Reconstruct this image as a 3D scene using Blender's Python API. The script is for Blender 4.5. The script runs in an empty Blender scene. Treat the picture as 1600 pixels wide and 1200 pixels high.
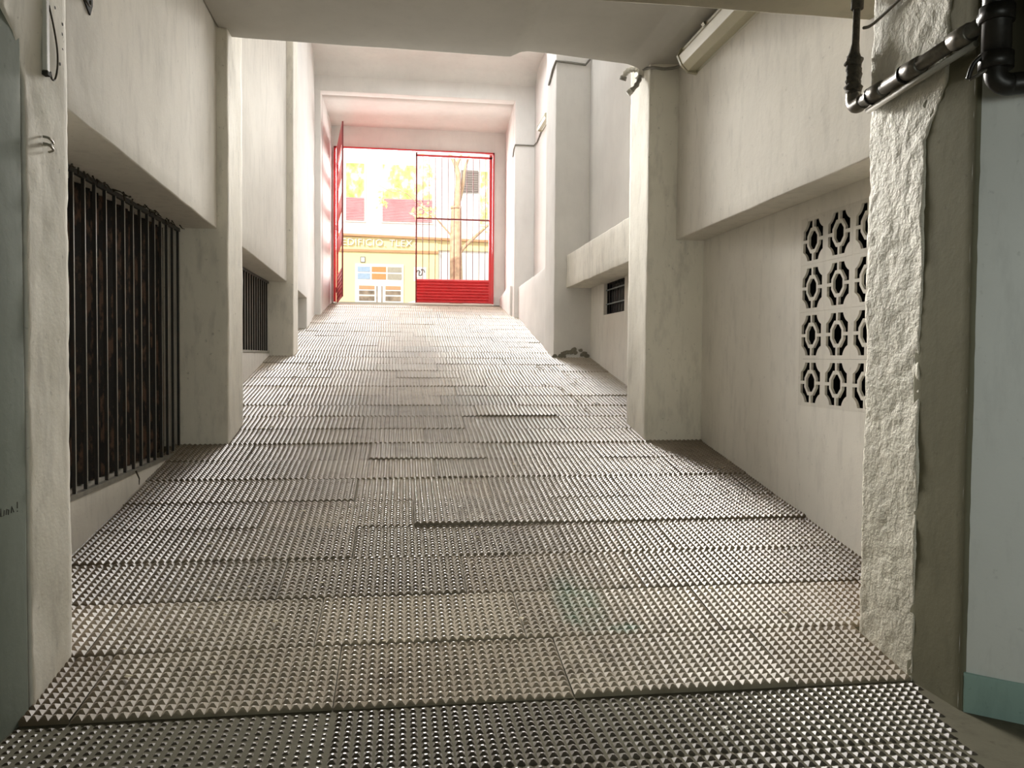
import bpy, bmesh, math, random
import numpy as np
from mathutils import Vector, Matrix, noise
random.seed(7)
rng = np.random.default_rng(11)
Z0 = 1.45                       # eye height above the garage floor; all z below are relative to the eye
C = bpy.context.scene.collection

# ------------------------------------------------------------------ materials
def new_mat(name):
    m = bpy.data.materials.new(name); m.use_nodes = True
    nt = m.node_tree; nt.nodes.clear()
    out = nt.nodes.new('ShaderNodeOutputMaterial'); b = nt.nodes.new('ShaderNodeBsdfPrincipled')
    nt.links.new(b.outputs[0], out.inputs[0])
    return m, nt, b
def N(nt, t, **kw):
    n = nt.nodes.new(t)
    for k, v in kw.items():
        if k in n.inputs: n.inputs[k].default_value = v
        else: setattr(n, k, v)
    return n
def ramp(nt, fac, stops):
    r = nt.nodes.new('ShaderNodeValToRGB'); e = r.color_ramp.elements
    while len(e) < len(stops): e.new(0.5)
    for x, (p, c) in zip(e, stops): x.position = p; x.color = (*c, 1) if len(c) == 3 else c
    nt.links.new(fac, r.inputs[0]); return r.outputs[0]
def mixc(nt, fac, a, b, mode='MIX'):
    m = nt.nodes.new('ShaderNodeMix'); m.data_type = 'RGBA'; m.blend_type = mode
    if isinstance(fac, (int, float)): m.inputs[0].default_value = fac
    else: nt.links.new(fac, m.inputs[0])
    for s, v in ((6, a), (7, b)):
        if isinstance(v, tuple): m.inputs[s].default_value = (*v, 1) if len(v) == 3 else v
        else: nt.links.new(v, m.inputs[s])
    return m.outputs[2]
def coords(nt, scale=(1, 1, 1)):
    g = nt.nodes.new('ShaderNodeNewGeometry'); mp = nt.nodes.new('ShaderNodeMapping')
    mp.inputs['Scale'].default_value = scale
    nt.links.new(g.outputs['Position'], mp.inputs[0]); return mp.outputs[0]
def tex(nt, vec, scale, detail=4, rough=.55):
    n = N(nt, 'ShaderNodeTexNoise', Scale=scale, Detail=detail, Roughness=rough)
    nt.links.new(vec, n.inputs['Vector']); return n.outputs['Fac']

def plaster_mat(name, col, rough=.6, bump=.25, dirt=.35, big=6.0, fine=60.0, dist=.01, dirtcol=None, low_grime=False):
    m, nt, b = new_mat(name)
    v = coords(nt)
    n1 = tex(nt, v, 1.3, 5); n2 = tex(nt, coords(nt, (4, 4, 1.1)), 2.6, 6, .65); n3 = tex(nt, v, 26, 3)
    dc = dirtcol or tuple(c * .62 for c in col)
    f1 = ramp(nt, n1, [(.38, (0, 0, 0)), (.72, (1, 1, 1))])
    c1 = mixc(nt, f1, tuple(col), tuple(c * .90 for c in col))
    f2 = ramp(nt, n2, [(.50, (0, 0, 0)), (.74, (dirt, dirt, dirt))])
    c2 = mixc(nt, f2, c1, tuple(dc))
    f3 = ramp(nt, n3, [(.66, (0, 0, 0)), (.76, (dirt * .8,) * 3)])
    c3 = mixc(nt, f3, c2, tuple(c * .45 for c in col))
    nt.links.new(c3, b.inputs['Base Color'])
    b.inputs['Roughness'].default_value = min(1, rough + .25); b.inputs['Specular IOR Level'].default_value = .12 if rough > .5 else .35
    bn = tex(nt, v, big, 6, .62); bf = tex(nt, v, fine, 3)
    ad = N(nt, 'ShaderNodeMath', operation='MULTIPLY_ADD'); nt.links.new(bf, ad.inputs[0]); ad.inputs[1].default_value = .12; nt.links.new(bn, ad.inputs[2])
    bp = N(nt, 'ShaderNodeBump', Strength=bump, Distance=dist); nt.links.new(ad.outputs[0], bp.inputs['Height'])
    nt.links.new(bp.outputs[0], b.inputs['Normal'])
    return m
def plain(name, col, rough=.5, metal=0, var=.12, sc=12, emit=0, spec=.5, bump=0):
    m, nt, b = new_mat(name)
    n = tex(nt, coords(nt), sc, 4)
    c = mixc(nt, ramp(nt, n, [(.35, (0, 0, 0)), (.7, (1, 1, 1))]), tuple(col), tuple(x * (1 - var) for x in col))
    nt.links.new(c, b.inputs['Base Color']); b.inputs['Roughness'].default_value = rough
    b.inputs['Metallic'].default_value = metal; b.inputs['Specular IOR Level'].default_value = spec
    if bump:
        bp = N(nt, 'ShaderNodeBump', Strength=bump, Distance=.01); nt.links.new(n, bp.inputs['Height']); nt.links.new(bp.outputs[0], b.inputs['Normal'])
    return m
def rust_mat(name, dark, brown, sc=14, lo=.5, hi=.62, rough=.75):
    m, nt, b = new_mat(name)
    n = tex(nt, coords(nt, (1, 1, .6)), sc, 5, .6); n2 = tex(nt, coords(nt), 40, 3)
    c = mixc(nt, ramp(nt, n, [(lo, (0, 0, 0)), (hi, (1, 1, 1))]), dark, brown)
    c = mixc(nt, ramp(nt, n2, [(.6, (0, 0, 0)), (.75, (.6, .6, .6))]), c, tuple(x * .4 for x in brown))
    nt.links.new(c, b.inputs['Base Color']); b.inputs['Roughness'].default_value = rough
    return m

WHITE = (.80, .765, .70)
M = {}
M['wall'] = plaster_mat('white_plaster', WHITE, .62, .32, .42)
M['wall_lifted'] = plaster_mat('light_lifted_plaster', (.90, .865, .80), .65, .25, .35)  # lighter plaster copy making up for weak light on lower right walls
M['wall_clean'] = plaster_mat('clean_white_plaster', (.82, .80, .765), .65, .12, .12)
M['pillar'] = plaster_mat('pillar_plaster', (.90, .865, .775), .55, .42, .65)
M['rough'] = plaster_mat('lumpy_glossy_plaster', (.74, .70, .59), .38, .9, .5, big=13, fine=70, dist=.022)
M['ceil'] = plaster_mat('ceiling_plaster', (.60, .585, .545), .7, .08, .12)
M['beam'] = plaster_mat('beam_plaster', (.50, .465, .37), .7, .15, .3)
M['garage'] = plaster_mat('grey_green_shaded_paint', (.22, .25, .21), .6, .25, .4)  # garage paint darkened so its colour carries the wall's shade
M['olive'] = plaster_mat('olive_shaded_paint', (.195, .185, .125), .6, .3, .5)  # olive tone darkened to stand in for shade on this strip
M['blue'] = plaster_mat('pale_blue_paint', (.80, .81, .77), .6, .3, .35)
M['skirt'] = plaster_mat('sea_green_skirting_paint', (.34, .48, .43), .55, .3, .45)
M['darkbeam'] = plaster_mat('shade_dark_concrete', (.06, .055, .035), .8, .3, .4)  # near-black colour stands in for the darkness at the garage top
M['concrete'] = plaster_mat('stained_concrete', (.13, .12, .085), .7, .4, .6, big=9)
M['threshold'] = plaster_mat('pale_threshold_concrete', (.62, .55, .45), .7, .25, .3)
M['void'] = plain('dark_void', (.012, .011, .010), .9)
M['bar'] = rust_mat('dark_bar_paint', (.030, .028, .026), (.05, .033, .024), 18, .5, .65, .42)
M['edge'] = plain('pale_grey_metal', (.42, .40, .35), .4, .3, .3)  # pale sill rails, and bar edges coloured as if catching light
M['rust'] = rust_mat('rust_blotched_sheet', (.006, .005, .004), (.10, .052, .030), 9, .5, .6)
M['red'] = plain('red_gloss_paint', (.66, .035, .040), .35, 0, .12, 6)
M['reddark'] = plain('dark_red_paint', (.22, .02, .022), .4, 0, .15, 6)
M['plastic'] = plain('yellowed_plastic', (.50, .47, .34), .35, 0, .15, 5)
M['diffuser'] = plain('cream_diffuser', (.60, .57, .42), .25, 0, .08, 5)
M['cable'] = plain('grey_cable', (.22, .21, .18), .6)
M['trunk'] = plain('brown_grey_trunking', (.24, .215, .165), .6)
M['palecable'] = plain('painted_cable', (.55, .53, .47), .6)
M['pipe'] = plain('grimy_lead_pipe', (.21, .19, .155), .33, .35, .45, 22, bump=.15)
M['pipedark'] = plain('black_grimy_pipe', (.028, .025, .02), .4, .2, .5, 16, bump=.2)
M['sleeve'] = plain('crusted_brown_sleeve', (.085, .072, .05), .85, 0, .5, 40, bump=.8)
M['metal'] = plain('small_steel', (.30, .28, .22), .4, .5)
M['dark'] = plain('dark_hole', (.03, .028, .022), .9)
M['moss'] = plain('grey_patch', (.26, .24, .19), .9, 0, .4, 60)
M['leaf'] = plain('dry_leaf', (.62, .54, .36), .7, 0, .3, 30)
M['paper'] = plain('paper_scrap', (.75, .73, .66), .7)
M['fac'] = plain('sunlit_white_facade', (.86, .85, .82), .8, 0, .04, 2)
M['facy'] = plain('pale_yellow_facade', (.86, .76, .40), .8, 0, .05, 2)
M['facband'] = plain('terracotta_band', (.58, .32, .17), .8, 0, .1, 3)
M['letter'] = plain('white_letters', (.92, .90, .84), .5, 0, .05)
M['blind'] = plain('pale_red_blind', (.86, .36, .38), .7, 0, .2, 3)
M['frame'] = plain('white_window_frame', (.9, .88, .82), .5, 0, .04)
M['bluep'] = plain('pale_blue_panel', (.34, .46, .60), .3)
M['orange'] = plain('orange_panel', (.62, .28, .10), .35)
M['greyp'] = plain('grey_beige_panel', (.40, .37, .29), .35)
M['slate'] = plain('brown_grey_shutter', (.30, .255, .23), .6, 0, .2, 5)
M['shade'] = plain('hallway_shade', (.36, .28, .20), .5, 0, .6, 5)
M['ink'] = plain('dark_ink', (.16, .15, .14), .6)
M['bark'] = plain('peeling_plane_bark', (.60, .44, .29), .85, 0, .35, 8, bump=.3)
M['leafy'] = plain('yellow_green_leaf', (.86, .84, .34), .6, 0, .2, 4)
M['car'] = plain('white_car_paint', (.88, .87, .84), .25, 0, .02)
M['glass'] = plain('dark_glass', (.05, .055, .06), .1)
M['tyre'] = plain('tyre_rubber', (.03, .03, .03), .8)
M['street'] = plain('asphalt', (.30, .28, .25), .85, 0, .2, 5)
M['navy'] = plain('navy_dark_pane', (.010, .012, .022), .25)
M['paleblue_bar'] = plain('pale_blue_bar', (.22, .26, .27), .5)

# window glass across the street: mottled yellow-green colour paints the trees' reflection in it
def reflection_pane(name):
    m, nt, b = new_mat(name)
    n = tex(nt, coords(nt, (1.6, 1, 1.2)), 1.5, 4, .6)
    c = ramp(nt, n, [(.42, (.92, .91, .86)), (.52, (.66, .63, .30)), (.64, (.42, .58, .14))])
    nt.links.new(c, b.inputs['Base Color']); b.inputs['Roughness'].default_value = .6
    return m
M['reflection_pane'] = reflection_pane('leaf_reflection_paint')

def mat_floor():
    m, nt, b = new_mat('studded_ramp_mats')
    v = coords(nt)
    at = nt.nodes.new('ShaderNodeAttribute'); at.attribute_name = 'tone'
    n1 = tex(nt, v, 1.1, 5, .6); n2 = tex(nt, v, 9, 4); n3 = tex(nt, v, 55, 2)
    c = mixc(nt, ramp(nt, n1, [(.35, (0, 0, 0)), (.68, (1, 1, 1))]), (.41, .355, .275), (.30, .255, .195))
    c = mixc(nt, ramp(nt, n2, [(.52, (0, 0, 0)), (.75, (.55, .55, .55))]), c, (.13, .10, .070))
    # brown grime gathered toward the walls and the bottom of the ramp
    sx = N(nt, 'ShaderNodeSeparateXYZ'); nt.links.new(v, sx.inputs[0])
    def mr(sock, a, b_, lo=0., hi=1.):
        r = N(nt, 'ShaderNodeMapRange'); r.clamp = True
        nt.links.new(sock, r.inputs[0]); r.inputs[1].default_value = a; r.inputs[2].default_value = b_; r.inputs[3].default_value = lo; r.inputs[4].default_value = hi
        return r.outputs[0]
    def mul(a, b_, op='MULTIPLY'):
        n = N(nt, 'ShaderNodeMath', operation=op)
        for i, s in enumerate((a, b_)):
            if isinstance(s, (int, float)): n.inputs[i].default_value = s
            else: nt.links.new(s, n.inputs[i])
        return n.outputs[0]
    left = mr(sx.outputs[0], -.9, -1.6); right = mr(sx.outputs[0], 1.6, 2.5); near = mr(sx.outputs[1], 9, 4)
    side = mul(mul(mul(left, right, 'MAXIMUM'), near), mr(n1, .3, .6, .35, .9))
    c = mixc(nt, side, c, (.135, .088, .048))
    # paler tone further up the ramp
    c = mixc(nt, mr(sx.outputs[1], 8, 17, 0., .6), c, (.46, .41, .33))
    # spilled green paint
    def blob(cx, cy, rx, ry):
        mp = N(nt, 'ShaderNodeMapping'); mp.vector_type = 'POINT'
        nt.links.new(v, mp.inputs[0]); mp.inputs['Location'].default_value = (-cx / rx, -cy / ry, 0); mp.inputs['Scale'].default_value = (1 / rx, 1 / ry, 0)
        g = N(nt, 'ShaderNodeVectorMath', operation='LENGTH'); nt.links.new(mp.outputs[0], g.inputs[0])
        return mr(g.outputs['Value'], 1.0, .25)
    st = mul(mul(blob(.95, 4.2, .17, .42), .75), blob(1.12, 3.87, .12, .06), 'MAXIMUM')
    st = mul(mul(st, blob(.90, 3.98, .10, .09), 'MAXIMUM'), mr(n2, .36, .6, .25, .75))
    c = mixc(nt, st, c, (.10, .235, .165))
    c = mixc(nt, ramp(nt, n3, [(.70, (0, 0, 0)), (.76, (.5, .5, .5))]), c, (.40, .36, .28))
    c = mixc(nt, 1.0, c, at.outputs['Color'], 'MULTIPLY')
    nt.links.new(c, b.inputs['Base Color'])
    b.inputs['Roughness'].default_value = .42
    b.inputs['Specular IOR Level'].default_value = .5
    return m
M['mats'] = mat_floor()

# ------------------------------------------------------------------ mesh helpers
def tag(o, label=None, cat=None, group=None, kind=None):
    if label: o['label'] = label
    if cat: o['category'] = cat
    if group: o['group'] = group
    if kind: o['kind'] = kind
    return o
def world_origin(o):
    p = Vector((0, 0, 0))
    while o: p += Vector(o.location); o = o.parent
    return p
def link(name, me, parent=None, loc=(0, 0, 0)):
    o = bpy.data.objects.new(name, me); C.objects.link(o); o.location = loc
    if parent: o.parent = parent
    return o
def thing(name, label, cat, loc, group=None):
    o = bpy.data.objects.new(name, None); C.objects.link(o); o.location = (loc[0], loc[1], loc[2] + Z0); o.empty_display_size = .1
    return tag(o, label, cat, group)
class MB:
    def __init__(s): s.v = []; s.f = []; s.sm = []
    def add(s, vs, fs, smooth=False):
        k = len(s.v); s.v += [tuple(p) for p in vs]; s.f += [tuple(i + k for i in f) for f in fs]; s.sm += [smooth] * len(fs); return s
    def hexa(s, p):      # 8 points: bottom ring then top ring
        return s.add(p, [(3, 2, 1, 0), (4, 5, 6, 7), (0, 1, 5, 4), (1, 2, 6, 5), (2, 3, 7, 6), (3, 0, 4, 7)])
    def box(s, x0, x1, y0, y1, z0, z1):
        return s.hexa([(x0, y0, z0), (x1, y0, z0), (x1, y1, z0), (x0, y1, z0), (x0, y0, z1), (x1, y0, z1), (x1, y1, z1), (x0, y1, z1)])
    def bar(s, a, b, w, h, up=(0, 0, 1)):        # rectangular bar between two points
        a, b = Vector(a), Vector(b); d = (b - a).normalized(); u = Vector(up)
        if abs(d.dot(u)) > .95: u = Vector((0, 1, 0))
        r = d.cross(u).normalized() * w / 2; u = r.cross(d).normalized() * h / 2
        return s.hexa([a - r - u, a + r - u, b + r - u, b - r - u, a - r + u, a + r + u, b + r + u, b - r + u])
    def prism(s, poly, a, b, axis):             # polygon extruded along axis 'x','y','z' from a to b
        def P(p, t): return {'x': (t, p[0], p[1]), 'y': (p[0], t, p[1]), 'z': (p[0], p[1], t)}[axis]
        n = len(poly); vs = [P(p, a) for p in poly] + [P(p, b) for p in poly]
        return s.add(vs, [tuple(range(n))[::-1], tuple(range(n, 2 * n))] + [(i, (i + 1) % n, n + (i + 1) % n, n + i) for i in range(n)])
    def tube(s, pts, r, seg=8, cap=True):
        pts = [Vector(p) for p in pts]; rs = r if isinstance(r, (list, tuple)) else [r] * len(pts)
        rings = []; prev = None
        for i, p in enumerate(pts):
            t = (pts[min(i + 1, len(pts) - 1)] - pts[max(i - 1, 0)]).normalized()
            if prev is None: n = t.orthogonal().normalized()
            else: n = (prev - t * prev.dot(t)); n = n.normalized() if n.length > 1e-6 else t.orthogonal().normalized()
            prev = n; bnm = t.cross(n)
            rings.append([p + (n * math.cos(2 * math.pi * k / seg) + bnm * math.sin(2 * math.pi * k / seg)) * rs[i] for k in range(seg)])
        vs = [q for R_ in rings for q in R_]; fs = []
        for i in range(len(pts) - 1):
            for k in range(seg):
                fs.append((i * seg + k, i * seg + (k + 1) % seg, (i + 1) * seg + (k + 1) % seg, (i + 1) * seg + k))
        s.add(vs, fs, True)
        if cap:
            k0 = len(s.v) - len(vs)
            s.f += [tuple(k0 + k for k in range(seg))[::-1], tuple(k0 + (len(pts) - 1) * seg + k for k in range(seg))]; s.sm += [False, False]
        return s
    def build(s, name, mat, parent=None, origin=None, bevel=0):
        if parent is not None: o = world_origin(parent)
        elif origin is not None: o = Vector((origin[0], origin[1], origin[2] + Z0))
        else:
            a = np.array(s.v); lo, hi = a.min(0), a.max(0); o = Vector(((lo[0] + hi[0]) / 2, (lo[1] + hi[1]) / 2, lo[2] + Z0))
        me = bpy.data.meshes.new(name)
        me.from_pydata([(x - o.x, y - o.y, z + Z0 - o.z) for x, y, z in s.v], [], s.f)
        me.polygons.foreach_set('use_smooth', s.sm); me.materials.append(M[mat] if isinstance(mat, str) else mat)
        bm = bmesh.new(); bm.from_mesh(me); bmesh.ops.recalc_face_normals(bm, faces=bm.faces)
        if bevel: bmesh.ops.bevel(bm, geom=bm.edges[:], offset=bevel, segments=2, affect='EDGES', profile=.5)
        bm.to_mesh(me); bm.free()
        return link(name, me, parent, (0, 0, 0) if parent is not None else o)
def smooth_path(pts, n=6):
    pts = [Vector(p) for p in pts]; out = []
    for i in range(len(pts) - 1):
        p0, p1, p2, p3 = pts[max(i - 1, 0)], pts[i], pts[i + 1], pts[min(i + 2, len(pts) - 1)]
        for k in range(n):
            t = k / n
            out.append(.5 * ((2 * p1) + (p2 - p0) * t + (2 * p0 - 5 * p1 + 4 * p2 - p3) * t * t + (3 * p1 - p0 - 3 * p2 + p3) * t ** 3))
    return out + [pts[-1]]

# masonry: prisms cut into a grid and roughened so that every arris wanders like hand-laid plaster
def masonry(name, mb, mat, step=.1, amp=.004, freq=3.0, bevel=.012, label=None, cat=None, lumps=0, parent=None):
    a = np.array(mb.v); lo, hi = a.min(0), a.max(0); ctr = (lo + hi) / 2
    bm = bmesh.new()
    vs = [bm.verts.new(p) for p in mb.v]
    for f in mb.f: bm.faces.new([vs[i] for i in f])
    bmesh.ops.recalc_face_normals(bm, faces=bm.faces)
    if bevel: bmesh.ops.bevel(bm, geom=bm.edges[:], offset=bevel, segments=2, affect='EDGES', profile=.6)
    for ax in range(3):
        n = int((hi[ax] - lo[ax]) / step)
        no = [0, 0, 0]; no[ax] = 1
        for k in range(1, n + 1):
            co = [0, 0, 0]; co[ax] = lo[ax] + (hi[ax] - lo[ax]) * k / (n + 1)
            bmesh.ops.bisect_plane(bm, geom=bm.verts[:] + bm.edges[:] + bm.faces[:], plane_co=co, plane_no=no, dist=1e-5)
    for v in bm.verts:
        p = v.co.copy()
        d = noise.noise_vector(p * freq) * amp + noise.noise_vector(p * freq * 4.7 + Vector((9, 2, 5))) * amp * .5
        if lumps: d += noise.noise_vector(p * freq * 11) * lumps
        v.co = p + d
    o = Vector((ctr[0], ctr[1], lo[2] + Z0))
    for v in bm.verts: v.co = Vector((v.co.x - o.x, v.co.y - o.y, v.co.z + Z0 - o.z))
    me = bpy.data.meshes.new(name); bm.to_mesh(me); bm.free()
    me.polygons.foreach_set('use_smooth', [True] * len(me.polygons))
    me.materials.append(M[mat])
    ob = link(name, me, None, o)
    return tag(ob, label, cat, None, 'structure')
def struct(name, mb, mat, label, cat):
    return tag(mb.build(name, mat), label, cat, None, 'structure')

def zr(d):
    t = d - 3.3013
    return -1.45 + .163 * t + .0008 * t * t if t > 0 else -1.45

# ================================================================== SETTING
# ---- left side
L1 = MB().prism([(3.42, -1.75), (3.42, 1.08), (3.33, 1.24), (3.22, 1.31), (3.17, 1.42), (3.17, 3.1), (3.83, 3.1), (3.83, -1.75)], -2.45, -1.484, 'x')
masonry('pillar_left', L1, 'pillar', .05, .007, 3.5, .012, 'white plastered pillar at the left foot of the ramp, bracket flaring at its top', 'pillar', .0025)
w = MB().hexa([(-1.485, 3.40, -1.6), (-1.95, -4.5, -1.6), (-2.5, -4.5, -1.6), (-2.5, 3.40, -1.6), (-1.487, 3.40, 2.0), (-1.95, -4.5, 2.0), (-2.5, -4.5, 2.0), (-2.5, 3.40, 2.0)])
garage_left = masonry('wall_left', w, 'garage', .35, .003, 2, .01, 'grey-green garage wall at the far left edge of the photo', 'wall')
def skew(x0, xa, xb, y0, y1, z0, z1):   # inner face runs from xa at y0 to xb at y1
    return MB().hexa([(x0, y0, z0), (xa, y0, z0), (xb, y1, z0), (x0, y1, z0), (x0, y0, z1), (xa, y0, z1), (xb, y1, z1), (x0, y1, z1)])
masonry('wall_left', skew(-2.45, -1.500, -1.616, 3.80, 7.36, 1.106, 3.1), 'wall', .12, .004, 2.5, .010, 'white upper wall overhanging the large barred opening on the left', 'wall', .001)
masonry('wall_left', MB().box(-2.45, -1.92, 3.80, 7.36, -1.75, -.862), 'wall', .12, .003, 2.5, .010, 'low white wall strip under the large left grille, cut by the ramp', 'wall')
masonry('wall_left', MB().box(-2.45, -1.92, 3.80, 4.32, -.90, 1.12), 'wall', .2, .002, 2, .010, 'white wall jamb beside the large left grille, behind the near pillar', 'wall')
masonry('pillar_left', skew(-2.45, -1.524, -1.530, 7.32, 8.01, -1.2, 6.2), 'pillar', .08, .005, 3, .012, 'white square pillar on the left between the two barred openings', 'pillar', .001)
masonry('wall_left', skew(-2.45, -1.550, -1.655, 7.95, 11.9, 1.066, 6.2), 'wall', .2, .004, 2, .010, 'white upper wall over the smaller barred opening on the left', 'wall')
masonry('wall_left', MB().box(-2.45, -1.90, 7.95, 11.9, -1.2, .040), 'wall', .2, .002, 2, .010, 'low white wall strip under the smaller left grille', 'wall')
masonry('wall_left', MB().box(-2.45, -1.90, 7.95, 9.0, 0, 1.08), 'wall', .2, .002, 2, .010, 'white wall jamb beside the smaller left grille', 'wall')
masonry('pillar_left', MB().box(-2.45, -1.560, 11.86, 12.37, -.4, 6.2), 'pillar', .1, .004, 3, .012, 'slim white pillar on the left just beyond the smaller grille', 'pillar')
masonry('wall_left', skew(-2.45, -1.598, -1.690, 12.3, 14.66, 1.03, 6.2), 'wall_clean', .25, .003, 2, .010, 'bright white upper wall above the small niche at far left', 'wall')
masonry('wall_left', MB().box(-2.60, -2.20, 12.3, 14.75, -.3, 1.1), 'wall_clean', .3, .002, 2, .0, 'back of the small shadowed niche at far left', 'wall')
masonry('wall_left', skew(-2.45, -1.690, -1.750, 14.62, 16.55, .2, 6.2), 'wall_clean', .25, .003, 2, .010, 'bright white wall between the niche and the inner doorway', 'wall')
# ---- right side
R1 = MB().prism([(3.31, -1.75), (3.31, .98), (3.24, 1.10), (3.17, 1.22), (3.16, 3.1), (3.74, 3.1), (3.74, -1.75)], 2.314, 3.3, 'x')
masonry('pillar_right', R1, 'rough', .028, .010, 4, .010, 'lumpy rough-plastered pillar at the right foot of the ramp', 'pillar', .0045)
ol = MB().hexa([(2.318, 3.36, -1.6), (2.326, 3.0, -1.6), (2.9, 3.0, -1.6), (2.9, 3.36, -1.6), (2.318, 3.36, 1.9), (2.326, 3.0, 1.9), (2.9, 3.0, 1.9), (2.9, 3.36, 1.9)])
masonry('wall_right', ol, 'olive', .06, .003, 3, .012, 'olive wall strip darkened for shade between the rough pillar and the blue wall', 'wall')
bl = MB().prism([(2.322, 3.02), (2.499, 2.861), (4.6, 1.1), (4.9, 1.4), (2.9, 3.10), (2.40, 3.10)], -1.6, 1.9, 'z')
masonry('wall_right', bl, 'blue', .12, .003, 3, .012, 'pale blue garage wall at the far right edge', 'wall')
sk = MB().prism([(2.330, 2.992), (2.494, 2.852), (4.59, 1.092), (4.62, 1.13), (2.36, 3.05)], -1.52, -1.302, 'z')
masonry('baseboard_right', sk, 'skirt', .05, .003, 4, .004, 'sea-green painted skirting along the foot of the blue wall', 'baseboard')
BX = 2.862
def pieces(x0, x1, y0, y1, z0, z1, oy0, oy1, oz0, oz1):
    mb = MB(); mb.box(x0, x1, y0, oy0, z0, z1); mb.box(x0, x1, oy1, y1, z0, z1); mb.box(x0, x1, oy0, oy1, z0, oz0); mb.box(x0, x1, oy0, oy1, oz1, z1); return mb
struct('wall_right', pieces(BX, BX + .03, 3.7, 7.4, -1.75, 1.16, 4.4565, 5.4615, -.329, 1.011), 'wall_lifted', 'white lower wall on the right with the pierced block panel', 'wall')
masonry('wall_right', MB().box(2.590, 3.3, 3.7, 7.4, 1.135, 3.1), 'wall', .12, .004, 2.5, .010, 'white upper wall overhanging the pierced block panel on the right', 'wall', .001)
masonry('pillar_right', MB().box(2.306, 3.3, 7.357, 8.007, -1.2, 6.2), 'pillar', .08, .006, 3, .012, 'white square pillar on the right beyond the pierced blocks', 'pillar', .0015)
BX2 = 2.85
struct('wall_right', pieces(BX2, 3.3, 7.95, 11.95, -1.0, 1.2, 10.05, 11.12, .615, 1.068), 'wall_lifted', 'white lower wall on the right around the small navy window', 'wall')
masonry('trim_1', MB().box(2.468, 3.3, 7.95, 11.95, 1.066, 1.555), 'pillar', .1, .007, 3, .010, 'projecting white ledge band with a chipped lower edge above the small window', 'ledge', .002)
masonry('wall_right', MB().box(2.81, 3.3, 7.95, 11.95, 1.5, 6.2), 'wall_clean', .25, .003, 2, .0, 'tall smooth white wall above the ledge band on the right', 'wall')
masonry('pillar_right', MB().box(2.280, 3.3, 11.91, 12.73, -.4, 6.2), 'wall_clean', .1, .004, 3, .012, 'far white pillar on the right with crumbling plaster at its foot', 'pillar')
masonry('wall_right', MB().hexa([(2.30, 12.7, -.2), (3.3, 12.7, -.2), (3.3, 16.55, -.2), (2.40, 16.55, -.2), (2.30, 12.7, 1.47), (3.3, 12.7, 1.47), (3.3, 16.55, 1.47), (2.40, 16.55, 1.47)]), 'wall_clean', .2, .004, 2, .015, 'low bright wall ledge on the right before the inner doorway', 'wall')
masonry('wall_right', MB().box(2.715, 3.3, 12.7, 16.55, 1.4, 6.2), 'wall_clean', .3, .003, 2, .0, 'set-back bright wall above the low ledge on the far right', 'wall')
# ---- inner doorway (portal), exit bay and gate wall
po = MB(); po.box(-2.45, -1.634, 16.49, 16.76, .3, 6.2); po.box(2.306, 3.3, 16.49, 16.76, .3, 6.2); po.box(-1.70, 2.40, 16.49, 16.76, 5.31, 6.2)
masonry('door_1', po, 'wall_clean', .3, .004, 2, .012, 'tall inner doorway of white plaster framing the red gate', 'doorway')
masonry('wall_left', skew(-2.45, -1.640, -1.600, 16.7, 18.7, .5, 5.6), 'wall_clean', .3, .003, 2, 0, 'glowing white side wall left of the open gate leaf', 'wall')
masonry('wall_right', MB().hexa([(2.31, 16.7, .5), (3.3, 16.7, .5), (3.3, 18.7, .5), (2.376, 18.7, .5), (2.31, 16.7, 5.6), (3.3, 16.7, 5.6), (3.3, 18.7, 5.6), (2.376, 18.7, 5.6)]), 'wall_clean', .3, .003, 2, 0, 'glowing white side wall right of the closed gate leaf', 'wall')
masonry('trim_2', MB().prism([(16.76, .7), (18.63, .9), (18.63, 1.38), (17.2, 1.52), (16.76, 1.52)], 2.26, 2.5, 'x'), 'wall_clean', .2, .003, 2, .01, 'low sloping white plinth at the foot of the wall right of the gate', 'plinth')
gw = MB(); gw.box(-2.45, -1.553, 18.63, 18.87, .9, 5.6); gw.box(2.112, 3.3, 18.63, 18.87, .9, 5.6); gw.box(-1.56, 2.12, 18.63, 18.87, 4.752, 5.6)
masonry('wall_back', gw, 'wall_clean', .3, .003, 2, .01, 'white end wall with the lintel over the red street gate', 'wall')
# ---- ceilings
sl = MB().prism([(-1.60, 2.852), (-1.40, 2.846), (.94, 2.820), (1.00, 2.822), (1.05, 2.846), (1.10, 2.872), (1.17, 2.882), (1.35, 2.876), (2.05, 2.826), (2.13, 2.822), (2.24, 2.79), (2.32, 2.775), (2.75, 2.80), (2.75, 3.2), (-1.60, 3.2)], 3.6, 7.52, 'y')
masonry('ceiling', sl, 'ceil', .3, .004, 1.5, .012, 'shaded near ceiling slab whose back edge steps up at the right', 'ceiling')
masonry('ceiling', MB().box(-2.45, 3.3, 3.86, 4.22, 1.908, 3.15).box(-2.9, 3.6, 3.0, 3.90, 2.35, 3.15).box(-2.9, 6.4, 3.0, 3.25, 1.75, 2.45), 'beam', .2, .004, 2, .012, 'dark olive beam with added light seals crossing overhead at the very top of the photo', 'beam')  # last two boxes are unseen, added to stop sunlight leaking in
masonry('wall_front', MB().box(-2.45, 3.3, 7.30, 7.50, 2.98, 6.3), 'wall_clean', .5, .002, 2, 0, 'white wall standing above the near ceiling slab', 'wall')
masonry('ceiling', MB().prism([(7.4, 5.93), (15.9, 5.90), (16.25, 5.84), (16.42, 5.72), (16.5, 5.60), (16.7, 5.60), (16.7, 6.25), (7.4, 6.25)], -2.5, 3.35, 'x'), 'wall_clean', .4, .003, 2, 0, 'high pale ceiling beyond the slab, coved down to the inner doorway', 'ceiling')
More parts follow.
